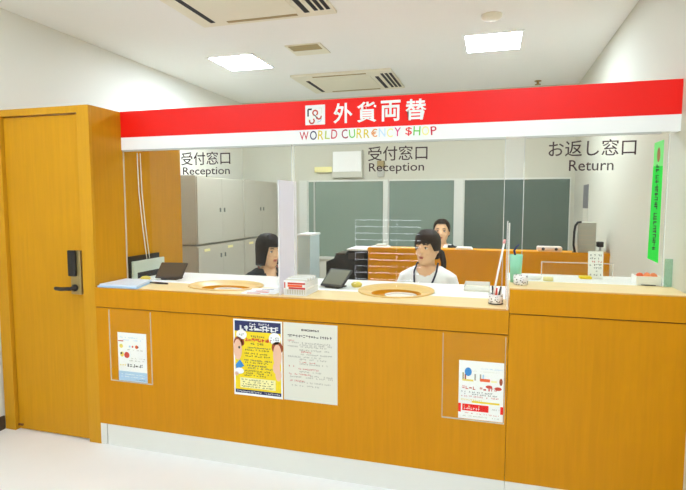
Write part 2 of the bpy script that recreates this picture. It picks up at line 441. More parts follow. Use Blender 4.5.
# ------------------------------------------------------------------ counters
XS = .092
OV = [(-1.60, 2.86, .245, .19), (-.535, 2.975, .225, .25)]     # oval trays: centre, radii
ct = thing('reception_counter', 'long timber reception counter with white kickboard and posters on its front', 'counter', (-1.1, YF + .15, 0))
bx('front_panel', (XP, YF, .137), (XS - .001, YF + .03, .876), M_WOOD, ct)
bx('apron', (XP, YF - .006, .882), (XS - .001, YF + .03, .999), M_WOOD, ct)
bx('shadow_gap', (XP, YF + .006, .876), (XS - .001, YF + .03, .882), M_GROOVE, ct)
k = MB().box((-2.292, YF + .004, 0), (XS - .001, YF + .03, .137), M_KICK).box((XP, YF + .002, 0), (-2.296, YF + .03, .137), M_KICK)
k.build('kickboard', ct, label='white kickboard')
top = bx('countertop', (XP, YF + .03, .95), (XS - .001, 2.872, ZC), M_WOODT, ct)
shelf = bx('inner_shelf', (XP, 2.873, .955), (XS - .001, 3.34, ZC - .002), M_WHITE, ct, label='white inner shelf')
cut = []
for cx, cy, rx, ry in OV:
    c = MB().prism([(cx + rx * .9 * math.cos(2 * PI * i / 40), cy + ry * .86 * math.sin(2 * PI * i / 40)) for i in range(40)], .9, 1.1, M_WOODT).build('cutter'); cut.append(c)
hole(top, cut); hole(shelf, cut)
for c in cut: bpy.data.objects.remove(c)
bx('inner_wall', (XP, 2.86, 0), (XS - .001, 2.88, .95), M_WOOD, ct)
bx('work_surface', (XP, 2.88, .69), (XS - .001, 3.36, .72), M_WHITE, ct)

rt = thing('return_counter', 'raised timber return counter against the right wall', 'counter', (.48, YF + .15, 0))
bx('front_panel', (XS + .001, YF, .137), (XR, YF + .03, .982), M_WOOD, rt)
bx('apron', (XS + .001, YF - .006, .988), (XR, YF + .03, ZR - .001), M_WOOD, rt)
bx('shadow_gap', (XS + .001, YF + .006, .982), (XR, YF + .03, .988), M_GROOVE, rt)
bx('kickboard', (XS + .001, YF + .004, 0), (XR, YF + .03, .137), M_KICK, rt, label='white kickboard')
bx('countertop', (XS + .001, YF + .03, 1.055), (XR, 2.872, ZR), M_WOODT, rt)
bx('inner_shelf', (XS + .001, 2.873, 1.06), (XR, 3.20, ZR - .002), M_WHITE, rt, label='white inner shelf')
bx('side_panel', (XS + .001, YF + .03, .137), (XS + .02, 3.20, 1.055), M_WOOD, rt)

# oval cash trays let into the counter
for (cx, cy, rx, ry), lab in zip(OV, ('oval wooden cash tray let into the counter beside the white leaflets', 'oval wooden cash tray let into the counter in front of the woman in white')):
    t = thing('cash_tray', lab, 'cash tray', (cx, cy, .957), group='oval cash trays')
    n = 48; vs = []; fs = []
    prof = [(1.0, 1.0, ZC + .001), (1.0, 1.0, ZC + .006), (.97, .965, ZC + .008), (.88, .84, ZC + .004), (.66, .55, .985), (.62, .48, .962)]
    for a, b, z in prof:
        for i in range(n): vs.append((cx + rx * a * math.cos(2 * PI * i / n), cy + ry * b * math.sin(2 * PI * i / n), z))
    for j in range(len(prof) - 1):
        for i in range(n): fs.append([j * n + i, j * n + (i + 1) % n, (j + 1) * n + (i + 1) % n, (j + 1) * n + i])
    fs.append([(len(prof) - 1) * n + i for i in range(n)])
    MB().add(vs, fs[:4 * n], M_TRAYW).build('rim', t)
    MB().add(vs[4 * n:], [[i - 4 * n for i in f] for f in fs[4 * n:]], M_WOOD).build('bowl', t)
    lip = MB(); pts = [(cx + .03 + rx * .40 * math.cos(a), cy - .02 + ry * .30 * math.sin(a), .978) for a in [2 * PI * i / 24 for i in range(25)]]
    lip.tube(pts, .006, M_CLEARW, 8); lip.prism([(p[0], p[1]) for p in pts[:-1]], .964, .972, M_NOTICE)
    lip.build('insert', t, label='pale insert dish')

# dividers
def sheet(name, label, x, y0, y1, z0, z1, m, t=.005):
    s = thing(name, label, 'divider', (x, (y0 + y1) / 2, z0))
    bx('sheet', (x - t / 2, y0, z0), (x + t / 2, y1, z1), m, s)
    for ya, yb in ((y0 - .002, y0), (y1, y1 + .002)): bx('edge', (x - t / 2 - .001, ya, z0), (x + t / 2 + .001, yb, z1), M_ACRE, s)
    return s
sheet('frosted_divider', 'frosted white divider sheet standing on the counter between the two reception windows', -1.141, 2.64, 2.905, ZC + .001, 1.648, M_FROST, .006)
sheet('acrylic_divider', 'clear acrylic divider standing at the step between the lower and raised counters', .083, YF + .002, 2.848, ZC + .001, 1.425, M_ACRY)
g = MB().box((.828, YG + .004, ZR), (.862, YG + .012, 1.245), M_ACRG)
g.build('acrylic_corner_piece', label='small greenish acrylic piece between the Return glass and the right wall', cat='acrylic piece')

# ------------------------------------------------------------------ posters on the counter front
py = YF - .0008
def holder(x0, x1, z0, z1, label):
    h = thing('acrylic_pocket', label, 'sign holder', ((x0 + x1) / 2, YF - .003, z0), group='acrylic pockets')
    bx('sheet', (x0, YF - .0065, z0), (x1, YF - .0048, z1), M_ACRY, h)
    e = MB().box((x0, YF - .007, z0), (x0 + .003, YF - .0002, z1), M_ACRE).box((x1 - .003, YF - .007, z0), (x1, YF - .0002, z1), M_ACRE).box((x0, YF - .007, z0), (x1, YF - .0002, z0 + .004), M_ACRE)
    e.build('edge', h)
holder(-2.245, -1.945, .424, .868, 'clear acrylic pocket on the counter front beside the door')
holder(-.222, .082, .430, .868, 'clear acrylic pocket on the counter front holding the red and white flyer')

b = MB(); x0, x1, z0, z1 = -2.188, -1.982, .430, .732; U = lambda u: x0 + (x1 - x0) * u; V = lambda v: z1 - (z1 - z0) * v
b.box((x0, py - .001, z0), (x1, py, z1), M_PAPER); y = py - .001
b.box((U(0), y - .0004, V(1)), (U(1), y, V(.80)), M_LBLUE)
for v in (.1, .15): scribble(b, U(.08), U(.9), V(v), .008, y, M_LBLUE, .8)
b.box((U(.02), y - .0004, V(.185)), (U(.2), y, V(.165)), M_RINK)
for u, m, r in ((.12, M_YELD, .013), (.42, M_LBLUE, .006), (.52, M_RINK, .006), (.66, M_ORANGE, .011), (.7, M_INK, .006)): disc(b, U(u), V(.28), r, r, y, m)
disc(b, U(.14), V(.45), .014, .016, y, M_YELD); disc(b, U(.12), V(.43), .007, .007, y - .0004, M_INK); disc(b, U(.31), V(.46), .019, .019, y, M_RINK)
for v in (.35, .52, .57): scribble(b, U(.3), U(.95), V(v), .007, y, M_INKL, .5)
scribble(b, U(.3), U(.85), V(.67), .022, y, M_INK, 1); scribble(b, U(.05), U(.28), V(.67), .012, y, M_YELD, 1)
for v in (.86, .91): scribble(b, U(.1), U(.9), V(v), .006, y - .0004, M_PAPER, .8)
scribble(b, U(.6), U(.95), V(.96), .006, y - .0004, M_NAVY, 1)
b.build('brochure', label='white and pale blue flyer in the acrylic pocket nearest the door', cat='flyer')

b = MB(); x0, x1, z0, z1 = -1.397, -1.097, .426, .866
b.box((x0, py - .001, z0), (x1, py, z1), M_PAPER); y = py - .001
b.box((U(.03), y - .0004, V(.97)), (U(.97), y, V(.02)), M_YEL); y2 = y - .0004
b.box((U(.03), y2 - .0004, V(.155)), (U(.97), y2, V(.02)), M_NAVY); b.box((U(.03), y2 - .0004, V(.97)), (U(.97), y2, V(.925)), M_NAVY)
scribble(b, U(.3), U(.72), V(.055), .014, y2 - .0004, M_PAPER, 1); scribble(b, U(.12), U(.92), V(.112), .034, y2 - .0004, M_PAPER, 1.05); scribble(b, U(.14), U(.90), V(.108), .03, y2 - .0006, M_PAPER, 1.0)
scribble(b, U(.06), U(.94), V(.948), .010, y2 - .0004, M_PAPER, 1)
disc(b, U(.17), V(.20), .033, .028, y2, M_PAPER); scribble(b, U(.12), U(.24), V(.20), .012, y2 - .0006, M_INK, .9)
disc(b, U(.85), V(.225), .036, .034, y2, M_PAPER); scribble(b, U(.77), U(.93), V(.215), .009, y2 - .0006, M_INK, .9); scribble(b, U(.77), U(.93), V(.24), .009, y2 - .0006, M_INK, .9)
disc(b, U(.1), V(.31), .028, .036, y2, M_HAIRP); disc(b, U(.09), V(.40), .026, .06, y2 - .0003, M_SKINP); disc(b, U(.19), V(.30), .012, .02, y2, M_HAIRP)
disc(b, U(.12), V(.37), .006, .008, y2 - .0006, M_INK)
disc(b, U(.9), V(.34), .034, .036, y2, M_HAIRP); disc(b, U(.9), V(.44), .026, .065, y2 - .0004, M_SKINP); disc(b, U(.88), V(.60), .022, .035, y2 - .0008, M_SKINP); disc(b, U(.92), V(.69), .018, .035, y2 - .0012, M_SKINP)
b.add([(U(.04), y2 - .0008, V(.60)), (U(.13), y2 - .0008, V(.53)), (U(.22), y2 - .0008, V(.61)), (U(.05), y2 - .0008, V(.68))], [[3, 2, 1, 0]], M_BLUE)
disc(b, U(.12), V(.68), .028, .018, y2 - .0009, M_PAPER); disc(b, U(.06), V(.72), .012, .012, y2 - .0009, M_SKINP)
scribble(b, U(.36), U(.68), V(.215), .013, y2, M_INK, .9); scribble(b, U(.24), U(.74), V(.262), .022, y2, M_RINK, 1.1); scribble(b, U(.24), U(.74), V(.262), .018, y2 - .0003, M_ORANGE, 1.1); scribble(b, U(.36), U(.64), V(.31), .014, y2, M_INK, .9)
for v, m in ((.365, M_NAVY), (.395, M_INK), (.44, M_INK), (.475, M_INK), (.53, M_NAVY), (.56, M_INK), (.60, M_NAVY), (.63, M_NAVY), (.67, M_INK), (.70, M_INK), (.73, M_INK)):
    scribble(b, U(random.uniform(.22, .3)), U(random.uniform(.66, .8)), V(v), .010, y2, m, .9)
b.box((U(.13), y2 - .0004, V(.90)), (U(.86), y2, V(.765)), M_LYEL)
for v in (.79, .82, .85, .88): scribble(b, U(.16), U(.82), V(v), .008, y2 - .0004, M_INK, .7)
b.build('poster', label='yellow cartoon poster with navy title band on the counter front', cat='poster')

b = MB(); x0, x1, z0, z1 = -1.090, -.778, .428, .866
b.box((x0, py - .001, z0), (x1, py, z1), M_NOTICE); y = py - .001
scribble(b, U(.34), U(.66), V(.085), .012, y, M_TXT, 1.1); scribble(b, U(.34), U(.66), V(.085), .012, y - .0003, M_TXT, 1.1); scribble(b, U(.08), U(.90), V(.165), .016, y, M_TXT, 1.1)
for v, a, c, m in ((.225, .08, .2, M_RINK), (.25, .1, .85, M_INKL), (.275, .3, .9, M_INKL), (.30, .08, .8, M_INKL), (.34, .3, .85, M_INKL), (.365, .28, .52, M_RINK), (.395, .3, .9, M_INKL), (.43, .08, .7, M_INKL),
                   (.46, .3, .8, M_INKL), (.495, .3, .62, M_RINK), (.52, .3, .8, M_INKL), (.555, .1, .2, M_RINK), (.585, .28, .66, M_RINK), (.62, .3, .7, M_INKL), (.655, .1, .5, M_RINK), (.665, .5, .9, M_INKL), (.69, .12, .9, M_INKL), (.74, .12, .42, M_RINK), (.755, .3, .9, M_INKL), (.80, .1, .66, M_INKL)):
    scribble(b, U(a), U(c), V(v), .009, y, m, .8)
b.build('notice', label='cream sheet of printed notice text beside the yellow poster', cat='notice')

b = MB(); x0, x1, z0, z1 = -.140, .076, .437, .736
b.box((x0, py - .001, z0), (x1, py, z1), M_PAPER); y = py - .001
disc(b, U(.21), V(.19), .017, .022, y, M_BLUE)
for u, m in ((.08, M_TAN), (.13, M_HAIRP), (.35, M_INKL), (.47, M_INKL), (.53, M_LBLUE)): b.box((U(u), y - .0004, V(.33)), (U(u + .035), y, V(.20 + .03 * random.random())), m)
b.box((U(.08), y - .0005, V(.35)), (U(.33), y, V(.32)), M_YELD); b.box((U(.48), y - .0005, V(.34)), (U(.7), y, V(.29)), M_ORANGE)
b.box((U(.72), y - .0005, V(.34)), (U(.85), y, V(.31)), M_LYEL); disc(b, U(.94), V(.32), .008, .018, y, M_HAIRP)
scribble(b, U(.5), U(.95), V(.12), .006, y, M_LBLUE, .8); scribble(b, U(.3), U(.9), V(.17), .006, y, M_NOTICE, .8)
disc(b, U(.68), V(.42), .016, .008, y, M_RINK); disc(b, U(.88), V(.44), .017, .009, y, M_RINK)
scribble(b, U(.08), U(.95), V(.465), .018, y, M_RINK, .9)
for v in (.535, .57, .61): scribble(b, U(.06), U(.9), V(v), .008, y, M_INK if v < .58 else M_RINK, .55)
scribble(b, U(.05), U(.5), V(.672), .01, y, M_YELD, 1.2); b.box((U(.3), y - .0004, V(.715)), (U(.92), y, V(.685)), M_YEL)
b.box((U(0), y - .0004, V(.89)), (U(.06), y, V(.74)), M_RED); b.box((U(.94), y - .0004, V(.87)), (U(1), y, V(.74)), M_RED)
b.box((U(.09), y - .0004, V(.86)), (U(.68), y, V(.745)), M_RED); scribble(b, U(.12), U(.48), V(.78), .012, y - .0004, M_LYEL, .9); scribble(b, U(.12), U(.48), V(.82), .012, y - .0004, M_PAPER, .9)
scribble(b, U(.72), U(.92), V(.80), .007, y, M_INKL, .8); scribble(b, U(.1), U(.9), V(.90), .006, y, M_RINK, .6); scribble(b, U(.1), U(.9), V(.95), .006, y, M_INKL, .6)
b.build('brochure', label='white flyer with city skyline picture and red boxes on the counter front', cat='flyer')

# ------------------------------------------------------------------ ceiling fittings
def lamp(x, y, label, sx=.45, sy=.48, m=M_LAMP):
    l = thing('ceiling_light', label, 'ceiling light', (x, y, HC), group='square ceiling lights')
    f = MB()
    for a, b_ in (((-1, -1), (1, -.92)), ((-1, .92), (1, 1)), ((-1, -.92), (-.92, .92)), ((.92, -.92), (1, .92))):
        f.box((x + a[0] * sx / 2, y + a[1] * sy / 2, HC - .006), (x + b_[0] * sx / 2, y + b_[1] * sy / 2, HC), M_SIGNW)
    f.build('frame', l); bx('diffuser', (x - sx * .46, y - sy * .46, HC - .005), (x + sx * .46, y + sy * .46, HC - .001), m, l, label='glowing diffuser')
lamp(-2.23, 4.345, 'square glowing ceiling light left of the small grille near the left wall', m=M_LAMPO)
lamp(-.02, 4.365, 'square glowing ceiling light beside the smoke detector', m=M_LAMPO)
for lx_, ly_, lab in ((-2.23, 1.35, 'added unseen ceiling light over the waiting side near the door'), (.25, 1.30, 'added unseen ceiling light near the right wall, brightening the raised counter'),  # unseen lamps added for light; right one shifted to brighten the raised counter
                      (-2.23, -1.2, 'square ceiling light at the rear left of the waiting side'), (-.02, -1.2, 'square ceiling light at the rear right of the waiting side')):
    lamp(lx_, ly_, lab)

def aircon(x0, x1, y0, y1, label):
    a = thing('air_conditioner', label, 'air conditioner', ((x0 + x1) / 2, (y0 + y1) / 2, HC), group='ceiling air conditioners')
    bx('panel', (x0, y0, HC - .022), (x1, y1, HC), M_VENT, a, .004)
    zz = HC - .022
    bx('intake', (x0 + .2, y0 + .14, zz - .006), (x1 - .24, y1 - .14, zz), M_VENT, a)
    for xa, xb, ya, yb, m in ((x0 + .10, x0 + .135, y0 + .20, y1 - .08, M_SLOT), (x1 - .20, x1 - .165, y0 + .20, y1 - .08, M_SLOT), (x0 + .22, x1 - .26, y0 + .045, y0 + .075, M_TAN), (x0 + .22, x1 - .26, y1 - .075, y1 - .045, M_TAN)):
        bx('slot', (xa, ya, zz - .003), (xb, yb, zz), m, a)
    gr = MB()
    for i in range(3): gr.box((x1 - .125 + i * .042, y0 + .10, zz - .004), (x1 - .10 + i * .042, y1 - .10, zz), M_SLOT)
    gr.build('grille', a, label='dark slotted grille')
aircon(-2.02, -1.02, 2.50, 3.37, 'cream ceiling air conditioner at the top of the picture above the glass')
aircon(-1.98, -.95, 4.90, 5.70, 'cream ceiling air conditioner deeper in the office just above the red sign')
v = thing('ceiling_vent', 'small square ceiling vent between the two air conditioners', 'vent', (-1.5, 4.12, HC))
bx('frame', (-1.655, 3.985, HC - .008), (-1.35, 4.265, HC), M_VENT, v)
bx('grille', (-1.63, 3.995, HC - .011), (-1.375, 4.125, HC - .008), M_TAN, v)
MB().lathe([(0, 0), (.05, -.0), (.068, .014), (.07, .03), (.0, .03)], (-.03, 3.75, HC - .03), M_VENT).build('smoke_detector', label='round ceiling smoke detector next to the right office light', cat='smoke detector')
s = MB(); s.lathe([(0, 0), (.03, 0), (.03, .006), (.012, .01), (.012, .034), (.035, .034), (.035, .04), (0, .04)], (.435, 5.85, HC - .04), M_BRASS)
s.build('sprinkler', label='small brass sprinkler head on the ceiling above the red sign', cat='sprinkler')

# ------------------------------------------------------------------ office furniture
def cabinet(y0, y1, z0, z1, label):
    c = thing('storage_cabinet', label, 'cabinet', (-2.8, (y0 + y1) / 2, z0), group='steel cabinets along the left wall')
    bx('body', (-3.05, y0 + .002, z0 + .001), (-2.612, y1 - .002, z1 - .001), M_STEEL, c)
    ym = (y0 + y1) / 2
    for ya, yb in ((y0 + .01, ym - .001), (ym + .001, y1 - .01)):
        dr = bx('door', (-2.612, ya, z0 + .012), (-2.598, yb, z1 - .012), M_STEEL, c, .002)
        zc = (z0 + z1) / 2 if z0 > 1 else z1 - .12
        bx('handle', (-2.598, (yb - .05 if ya < ym - .1 else ya + .03), zc - .02), (-2.592, (yb - .03 if ya < ym - .1 else ya + .05), zc + .02), M_SEAM, dr)
        if z0 < 1: bx('label_holder', (-2.598, ya + .1, z1 - .06), (-2.595, ya + .2, z1 - .035), M_LYEL, dr)
for y0, y1, w in ((4.14, 5.06, 'nearest'), (5.07, 5.98, 'farthest from')):
    nr = 'nearer the counter' if y0 < 5 else 'next to the back wall'
    cabinet(y0, y1, 0, 1.12, 'lower grey steel cabinet with label holders ' + nr)
    cabinet(y0, y1, 1.128, 1.775, 'upper grey steel cabinet stacked on another ' + nr)

bc = thing('back_counter', 'timber back counter behind the woman in white', 'counter', (-.07, 4.5, 0))
bx('front_panel', (-1.01, 4.25, .0), (XR - .001, 4.28, 1.115), M_BACKW, bc)
bx('side_panel', (-1.01, 4.28, 0), (-.98, 4.41, 1.115), M_BACKW, bc)
bx('countertop', (-1.015, 4.245, 1.115), (XR - .001, 4.41, 1.140), M_BACKW, bc)
bx('work_surface', (-.98, 4.30, .69), (XR - .001, 5.06, .72), M_WHITE, bc)
bx('support_panel', (-.98, 4.38, 0), (XR - .001, 4.41, 1.115), M_BACKW, bc)

tb = thing('side_table', 'low table under the black printer', 'table', (-1.3, 4.42, 0))
bx('tabletop', (-1.72, 4.12, .74), (-1.02, 4.76, .77), M_GREY, tb)
for lx_ in (-1.69, -1.08):
    for ly_ in (4.15, 4.70): bx('leg', (lx_, ly_, 0), (lx_ + .035, ly_ + .035, .74), M_ALU, tb)
pr = thing('printer', 'black printer with sloping paper feed left of the back counter', 'printer', (-1.25, 4.42, .77))
b = MB()
prof = [(-1.405, .772), (-1.025, .772), (-1.025, 1.105), (-1.205, 1.105), (-1.225, 1.068), (-1.315, 1.066), (-1.335, 1.03), (-1.405, 1.0)]
vs = [(x, 4.30, z) for x, z in prof] + [(x, 4.60, z) for x, z in prof]; n = len(prof)
b.add(vs, [list(range(n)), list(range(n, 2 * n))[::-1]] + [[i, n + i, n + (i + 1) % n, (i + 1) % n] for i in range(n)], M_BLACK)
b.build('body', pr)
bx('lid', (-1.215, 4.295, 1.105), (-1.03, 4.605, 1.120), M_PAPER, pr, .003, label='pale lid')
MB().box((-1.32, 4.30, 1.066), (-1.23, 4.55, 1.078), M_BROWNBLK, .003).build('paper_tray', pr)
bx('control_panel', (-1.20, 4.292, 1.03), (-1.06, 4.30, 1.08), M_BROWNBLK, pr)
ds = thing('tall_panel', 'pale upright panel standing beyond the frosted divider left of the printer', 'panel', (-1.6, 4.4, .77))
bx('board', (-1.668, 4.29, .772), (-1.552, 4.55, 1.225), M_CYAN, ds, .004); bx('cap', (-1.675, 4.285, 1.225), (-1.545, 4.555, 1.243), M_PAPER, ds, .003)

# things on the back counter
ZB = 1.1405
gb = thing('grey_box', 'tall pale grey box at the right end of the back counter', 'box', (.70, 4.33, ZB))
bx('casing', (.637, 4.262, ZB), (.767, 4.395, 1.373), M_GREY, gb, .006)
fm = MB()
for i in range(5): fm.box((.65, 4.260, 1.165 + i * .035), (.754, 4.262, 1.171 + i * .035), M_STEEL)
fm.build('front_louvre', gb)
t = MB(); t.tube([(.622, 4.27, ZB + .002), (.612, 4.27, 1.2), (.614, 4.27, 1.3), (.620, 4.27, 1.345), (.634, 4.256, 1.372), (.66, 4.25, 1.376)], .009, M_BLACK); t.lathe([(0, 0), (.014, 0), (.014, .006), (0, .006)], (.618, 4.27, ZB), M_BLACK)
t.build('black_cable', label='black cable looping up the side of the grey box', cat='cable')
t = thing('desk_camera', 'small black device on a stub stand beside the grey box and wall', 'device', (.81, 4.33, ZB))
MB().lathe([(0, 0), (.022, 0), (.022, .008), (.008, .012), (.008, .045), (0, .045)], (.81, 4.33, ZB), M_GREY).build('stand', t)
MB().box((.785, 4.31, ZB + .04), (.832, 4.36, ZB + .082), M_BLACK, .006).build('body', t)
t = thing('tape_dispenser', 'white low device with dark dots on the back counter near the grey box', 'device', (.443, 4.33, ZB))
MB().box((.352, 4.28, ZB), (.535, 4.38, ZB + .038), mat('pinkish_white', (236, 216, 208), .4), .010).build('body', t)
for xx_ in (.395, .49): MB().lathe([(0, 0), (.012, 0), (.012, .004), (0, .004)], (0, 0, 0), M_INK, 14, Matrix.Translation((xx_, 4.28, ZB + .02)) @ Matrix.Rotation(PI / 2, 4, 'X')).build('button', t)
t = MB()
for i in range(4): t.box((-.285 + i * .004, 4.26, ZB + i * .004), (-.145 - i * .003, 4.40, ZB + .0035 + i * .004), M_PAPER)
t.build('paper_stack', label='low stack of white paper on the back counter right of the woman in the cardigan', cat='papers')
t = MB().box((-.99, 4.262, ZB), (-.84, 4.39, ZB + .008), M_PAPER).box((-.955, 4.28, ZB + .008), (-.86, 4.37, ZB + .028), M_NOTICE, .008)
t.build('paper_stack', label='white papers at the left end of the back counter beside the printer', cat='papers')
t = thing('wall_calendar', 'narrow calendar hanging on the right wall above the grey box', 'calendar', (XR, 5.36, 1.20))
bx('picture', (XR - .006, 5.25, 1.47), (XR - .0005, 5.50, 1.695), mat('calendar_grey', (120, 116, 118), .5, noise=.5, scale=14), t)
bx('sheet', (XR - .004, 5.25, 1.23), (XR - .0005, 5.50, 1.47), M_NOTICE, t)
# things on the back wall above the glazing
PB = t = thing('reflection_box', 'off-white box standing for a reflection above the teal glazing', 'panel box', (-1.7, YB, 1.83))  # box and bar made up for pale shapes read as reflections in the glass
bx('casing', (-1.90, YB - .05, 1.83), (-1.515, YB - .001, 2.16), M_WALLB, t, .004); bx('cover', (-1.885, YB - .056, 1.90), (-1.53, YB - .05, 2.145), M_SIGNW, t, .002)
bx('reflection_bar', (-2.13, YB - .04, 1.90), (-1.90, YB - .001, 1.965), M_LYEL, PB, label='beige bar standing for a reflection')
t = thing('wall_sensor', 'small tan and grey sensor on the back wall behind the middle Reception lettering', 'sensor', (-1.29, YB, 1.84))
bx('head', (-1.335, YB - .04, 1.955), (-1.25, YB - .001, 2.025), M_TAN, t, .004); bx('base', (-1.335, YB - .03, 1.835), (-1.25, YB - .001, 1.925), M_GREY, t, .004)
# wall unit with cables on the timber partition
t = thing('wall_unit', 'pale wall unit with black back plate and hanging white cables on the timber partition', 'wall unit', (XP, 3.05, .99))
bx('back_plate', (XP + .001, 2.875, 1.002), (XP + .012, 3.20, 1.160), M_BLACK, t)
bx('cover', (XP + .012, 2.895, 1.045), (XP + .03, 3.235, 1.125), M_PALE, t, .003); bx('side_strip', (XP + .012, 2.895, 1.003), (XP + .028, 2.935, 1.045), M_PALE, t)
for ya, yb in ((2.995, 3.055), (3.026, 3.085)):
    MB().tube([(XP + .008, ya, 1.86), (XP + .01, ya + .004, 1.6), (XP + .012, (ya + yb) / 2, 1.35), (XP + .014, yb, 1.13)], .0032, M_PAPER).build('cable', t, label='thin white cable')

# ------------------------------------------------------------------ things on the lower counter
t = MB()
t.prism([(-2.335, 2.585), (-2.045, 2.585), (-2.125, 2.835), (-2.335, 2.835)], ZC + .0005, ZC + .010, M_LBLUE)
t.prism([(-2.328, 2.595), (-2.06, 2.60), (-2.13, 2.835), (-2.328, 2.835)], ZC + .010, ZC + .020, mat('folder_white', (222, 228, 238), .3))
t.build('paper_folder', label='stack of pale blue plastic folders at the left end of the counter', cat='folder')
MB().ell((-2.235, 2.915, ZC + .014), (.035, .03, .016), M_YELD).build('sponge', label='round yellow sponge on the counter beside the left dark display', cat='sponge')
MB().lathe([(0, 0), (.028, 0), (.034, .012), (.034, .02), (.02, .03), (0, .032)], (-.80, 3.06, ZC - .0015), M_YELD).build('sponge', label='round yellow sponge beside the grey display at the middle window', cat='sponge')
t = MB().tube([(-2.12, 2.80, ZC + .0075), (-2.05, 2.795, ZC + .0075), (-1.975, 2.79, ZC + .0075)], [.004, .007, .005], M_BROWNBLK)
t.build('pen', label='dark pen lying on the counter below the left display', cat='pen')

def display(cx, cy, w, h, tilt, rz, mf, ms, label, zb=ZC - .002):
    t = thing('tablet_display', label, 'display', (cx, cy, zb), group='tilted counter displays')
    R = Matrix.Rotation(rz, 4, 'Z') @ Matrix.Translation((0, 0, .012)) @ Matrix.Rotation(tilt, 4, 'X')
    MB().box((-w / 2, -.006, 0), (w / 2, .006, h), mf, .004, R).build('casing', t, local=True)
    MB().box((-w / 2 + .012, -.0075, .012), (w / 2 - .012, -.006, h - .012), ms, 0, R).build('screen', t, local=True)
    st_ = MB().box((-w * .3, .0, .001), (w * .3, .10, .010), mf, .003, Matrix.Rotation(rz, 4, 'Z'))
    st_.tube([R @ Vector((0, .006, h * .6)), Matrix.Rotation(rz, 4, 'Z') @ Vector((0, .09, .008))], .008, mf); st_.build('stand', t, local=True)
display(-2.10, 2.975, .195, .135, -.80, .12, M_BROWNBLK, mat('dark_screen', (92, 78, 64), .2), 'dark brown tilted display on the shelf at the left window')
display(-.935, 2.96, .165, .150, -.92, -.30, M_BLACK, M_SCREEN, 'grey-screened tilted display on the shelf beside the white card basket')

t = MB(); lw = mat('leaflet_white', (238, 236, 236), .5)
for i, (dx, dy, r) in enumerate(((0, 0, .1), (.05, .03, -.15), (.02, .06, .3))):
    mx = Matrix.Translation((-1.30 + dx, 2.69 + dy, ZC + .001 + i * .002)) @ Matrix.Rotation(r, 4, 'Z')
    t.box((-.085, -.06, 0), (.085, .06, .0015), lw, 0, mx)
    t.box((-.05, -.045, .0015), (.03, -.03, .0022), M_RINK, 0, mx); t.box((-.02, .01, .0015), (.05, .022, .0022), M_NAVY, 0, mx)
t.build('leaflet', label='white leaflets with red and blue print beside the frosted divider', cat='leaflets')

t = thing('card_basket', 'white slatted basket of cards with red and orange label at the middle window', 'basket', (-1.052, 2.752, ZC + .0005), rz=-.02)
W, D, H_ = .132, .188, .078; b = MB(); hw, hd = W / 2, D / 2
b.box((-hw, -hd, 0), (hw, hd, .004), M_WHITE)
for x_ in [-hw + W * i / 9 for i in range(10)]:
    b.box((x_ - .0025, -hd - .001, 0), (x_ + .0025, -hd + .003, .04), M_WHITE); b.box((x_ - .0025, hd - .003, 0), (x_ + .0025, hd + .001, H_), M_WHITE)
for y_ in [-hd + D * i / 14 for i in range(15)]:
    b.box((-hw - .001, y_ - .0025, 0), (-hw + .003, y_ + .0025, H_), M_WHITE); b.box((hw - .003, y_ - .0025, 0), (hw + .001, y_ + .0025, H_), M_WHITE)
for z_ in (.0, .036, H_ - .006):
    b.box((-hw - .002, -hd - .002, z_), (hw + .002, -hd + .002, z_ + .006), M_WHITE); b.box((-hw - .002, hd - .002, z_), (hw + .002, hd + .002, z_ + .006), M_WHITE)
    b.box((-hw - .002, -hd, z_), (-hw + .002, hd, z_ + .006), M_WHITE); b.box((hw - .002, -hd, z_), (hw + .002, hd, z_ + .006), M_WHITE)
b.build('frame', t, local=True)
l = MB().box((-hw, -hd - .006, .034), (hw, -hd - .002, H_ + .006), M_PAPER)
l.box((-hw + .024, -hd - .007, .064), (hw - .002, -hd - .006, .074), M_RINK); l.box((-hw + .024, -hd - .007, .049), (hw - .02, -hd - .006, .062), M_ORANGE); l.box((-hw + .03, -hd - .007, .037), (hw - .002, -hd - .006, .047), mat('label_red', (190, 40, 30), .5))
l.box((-hw + .003, -hd - .007, .042), (-hw + .010, -hd - .006, .074), M_RINK)
l.build('label_card', t, local=True, label='red and orange label')
c = MB()
for i in range(13): c.box((-hw + .006, -hd + .010 + i * .0135, .005), (hw - .006, -hd + .016 + i * .0135, H_ + .012 + .006 * random.random()), M_PAPER if i % 3 else M_NOTICE)
c.build('cards', t, local=True)

t = thing('small_tray', 'small low beige tray on the white shelf left of the pen cup', 'tray', (-.075, 3.2, ZC - .0015))
b = MB().box((-.150, 3.10, ZC - .0015), (.0, 3.30, ZC + .003), M_NOTICE)
for a, c in (((-.150, 3.10), (.0, 3.106)), ((-.150, 3.294), (.0, 3.30)), ((-.150, 3.106), (-.144, 3.294)), ((-.006, 3.106), (.0, 3.294))): b.box((a[0], a[1], ZC + .003), (c[0], c[1], ZC + .028), M_CLEARW)
b.build('body', t)

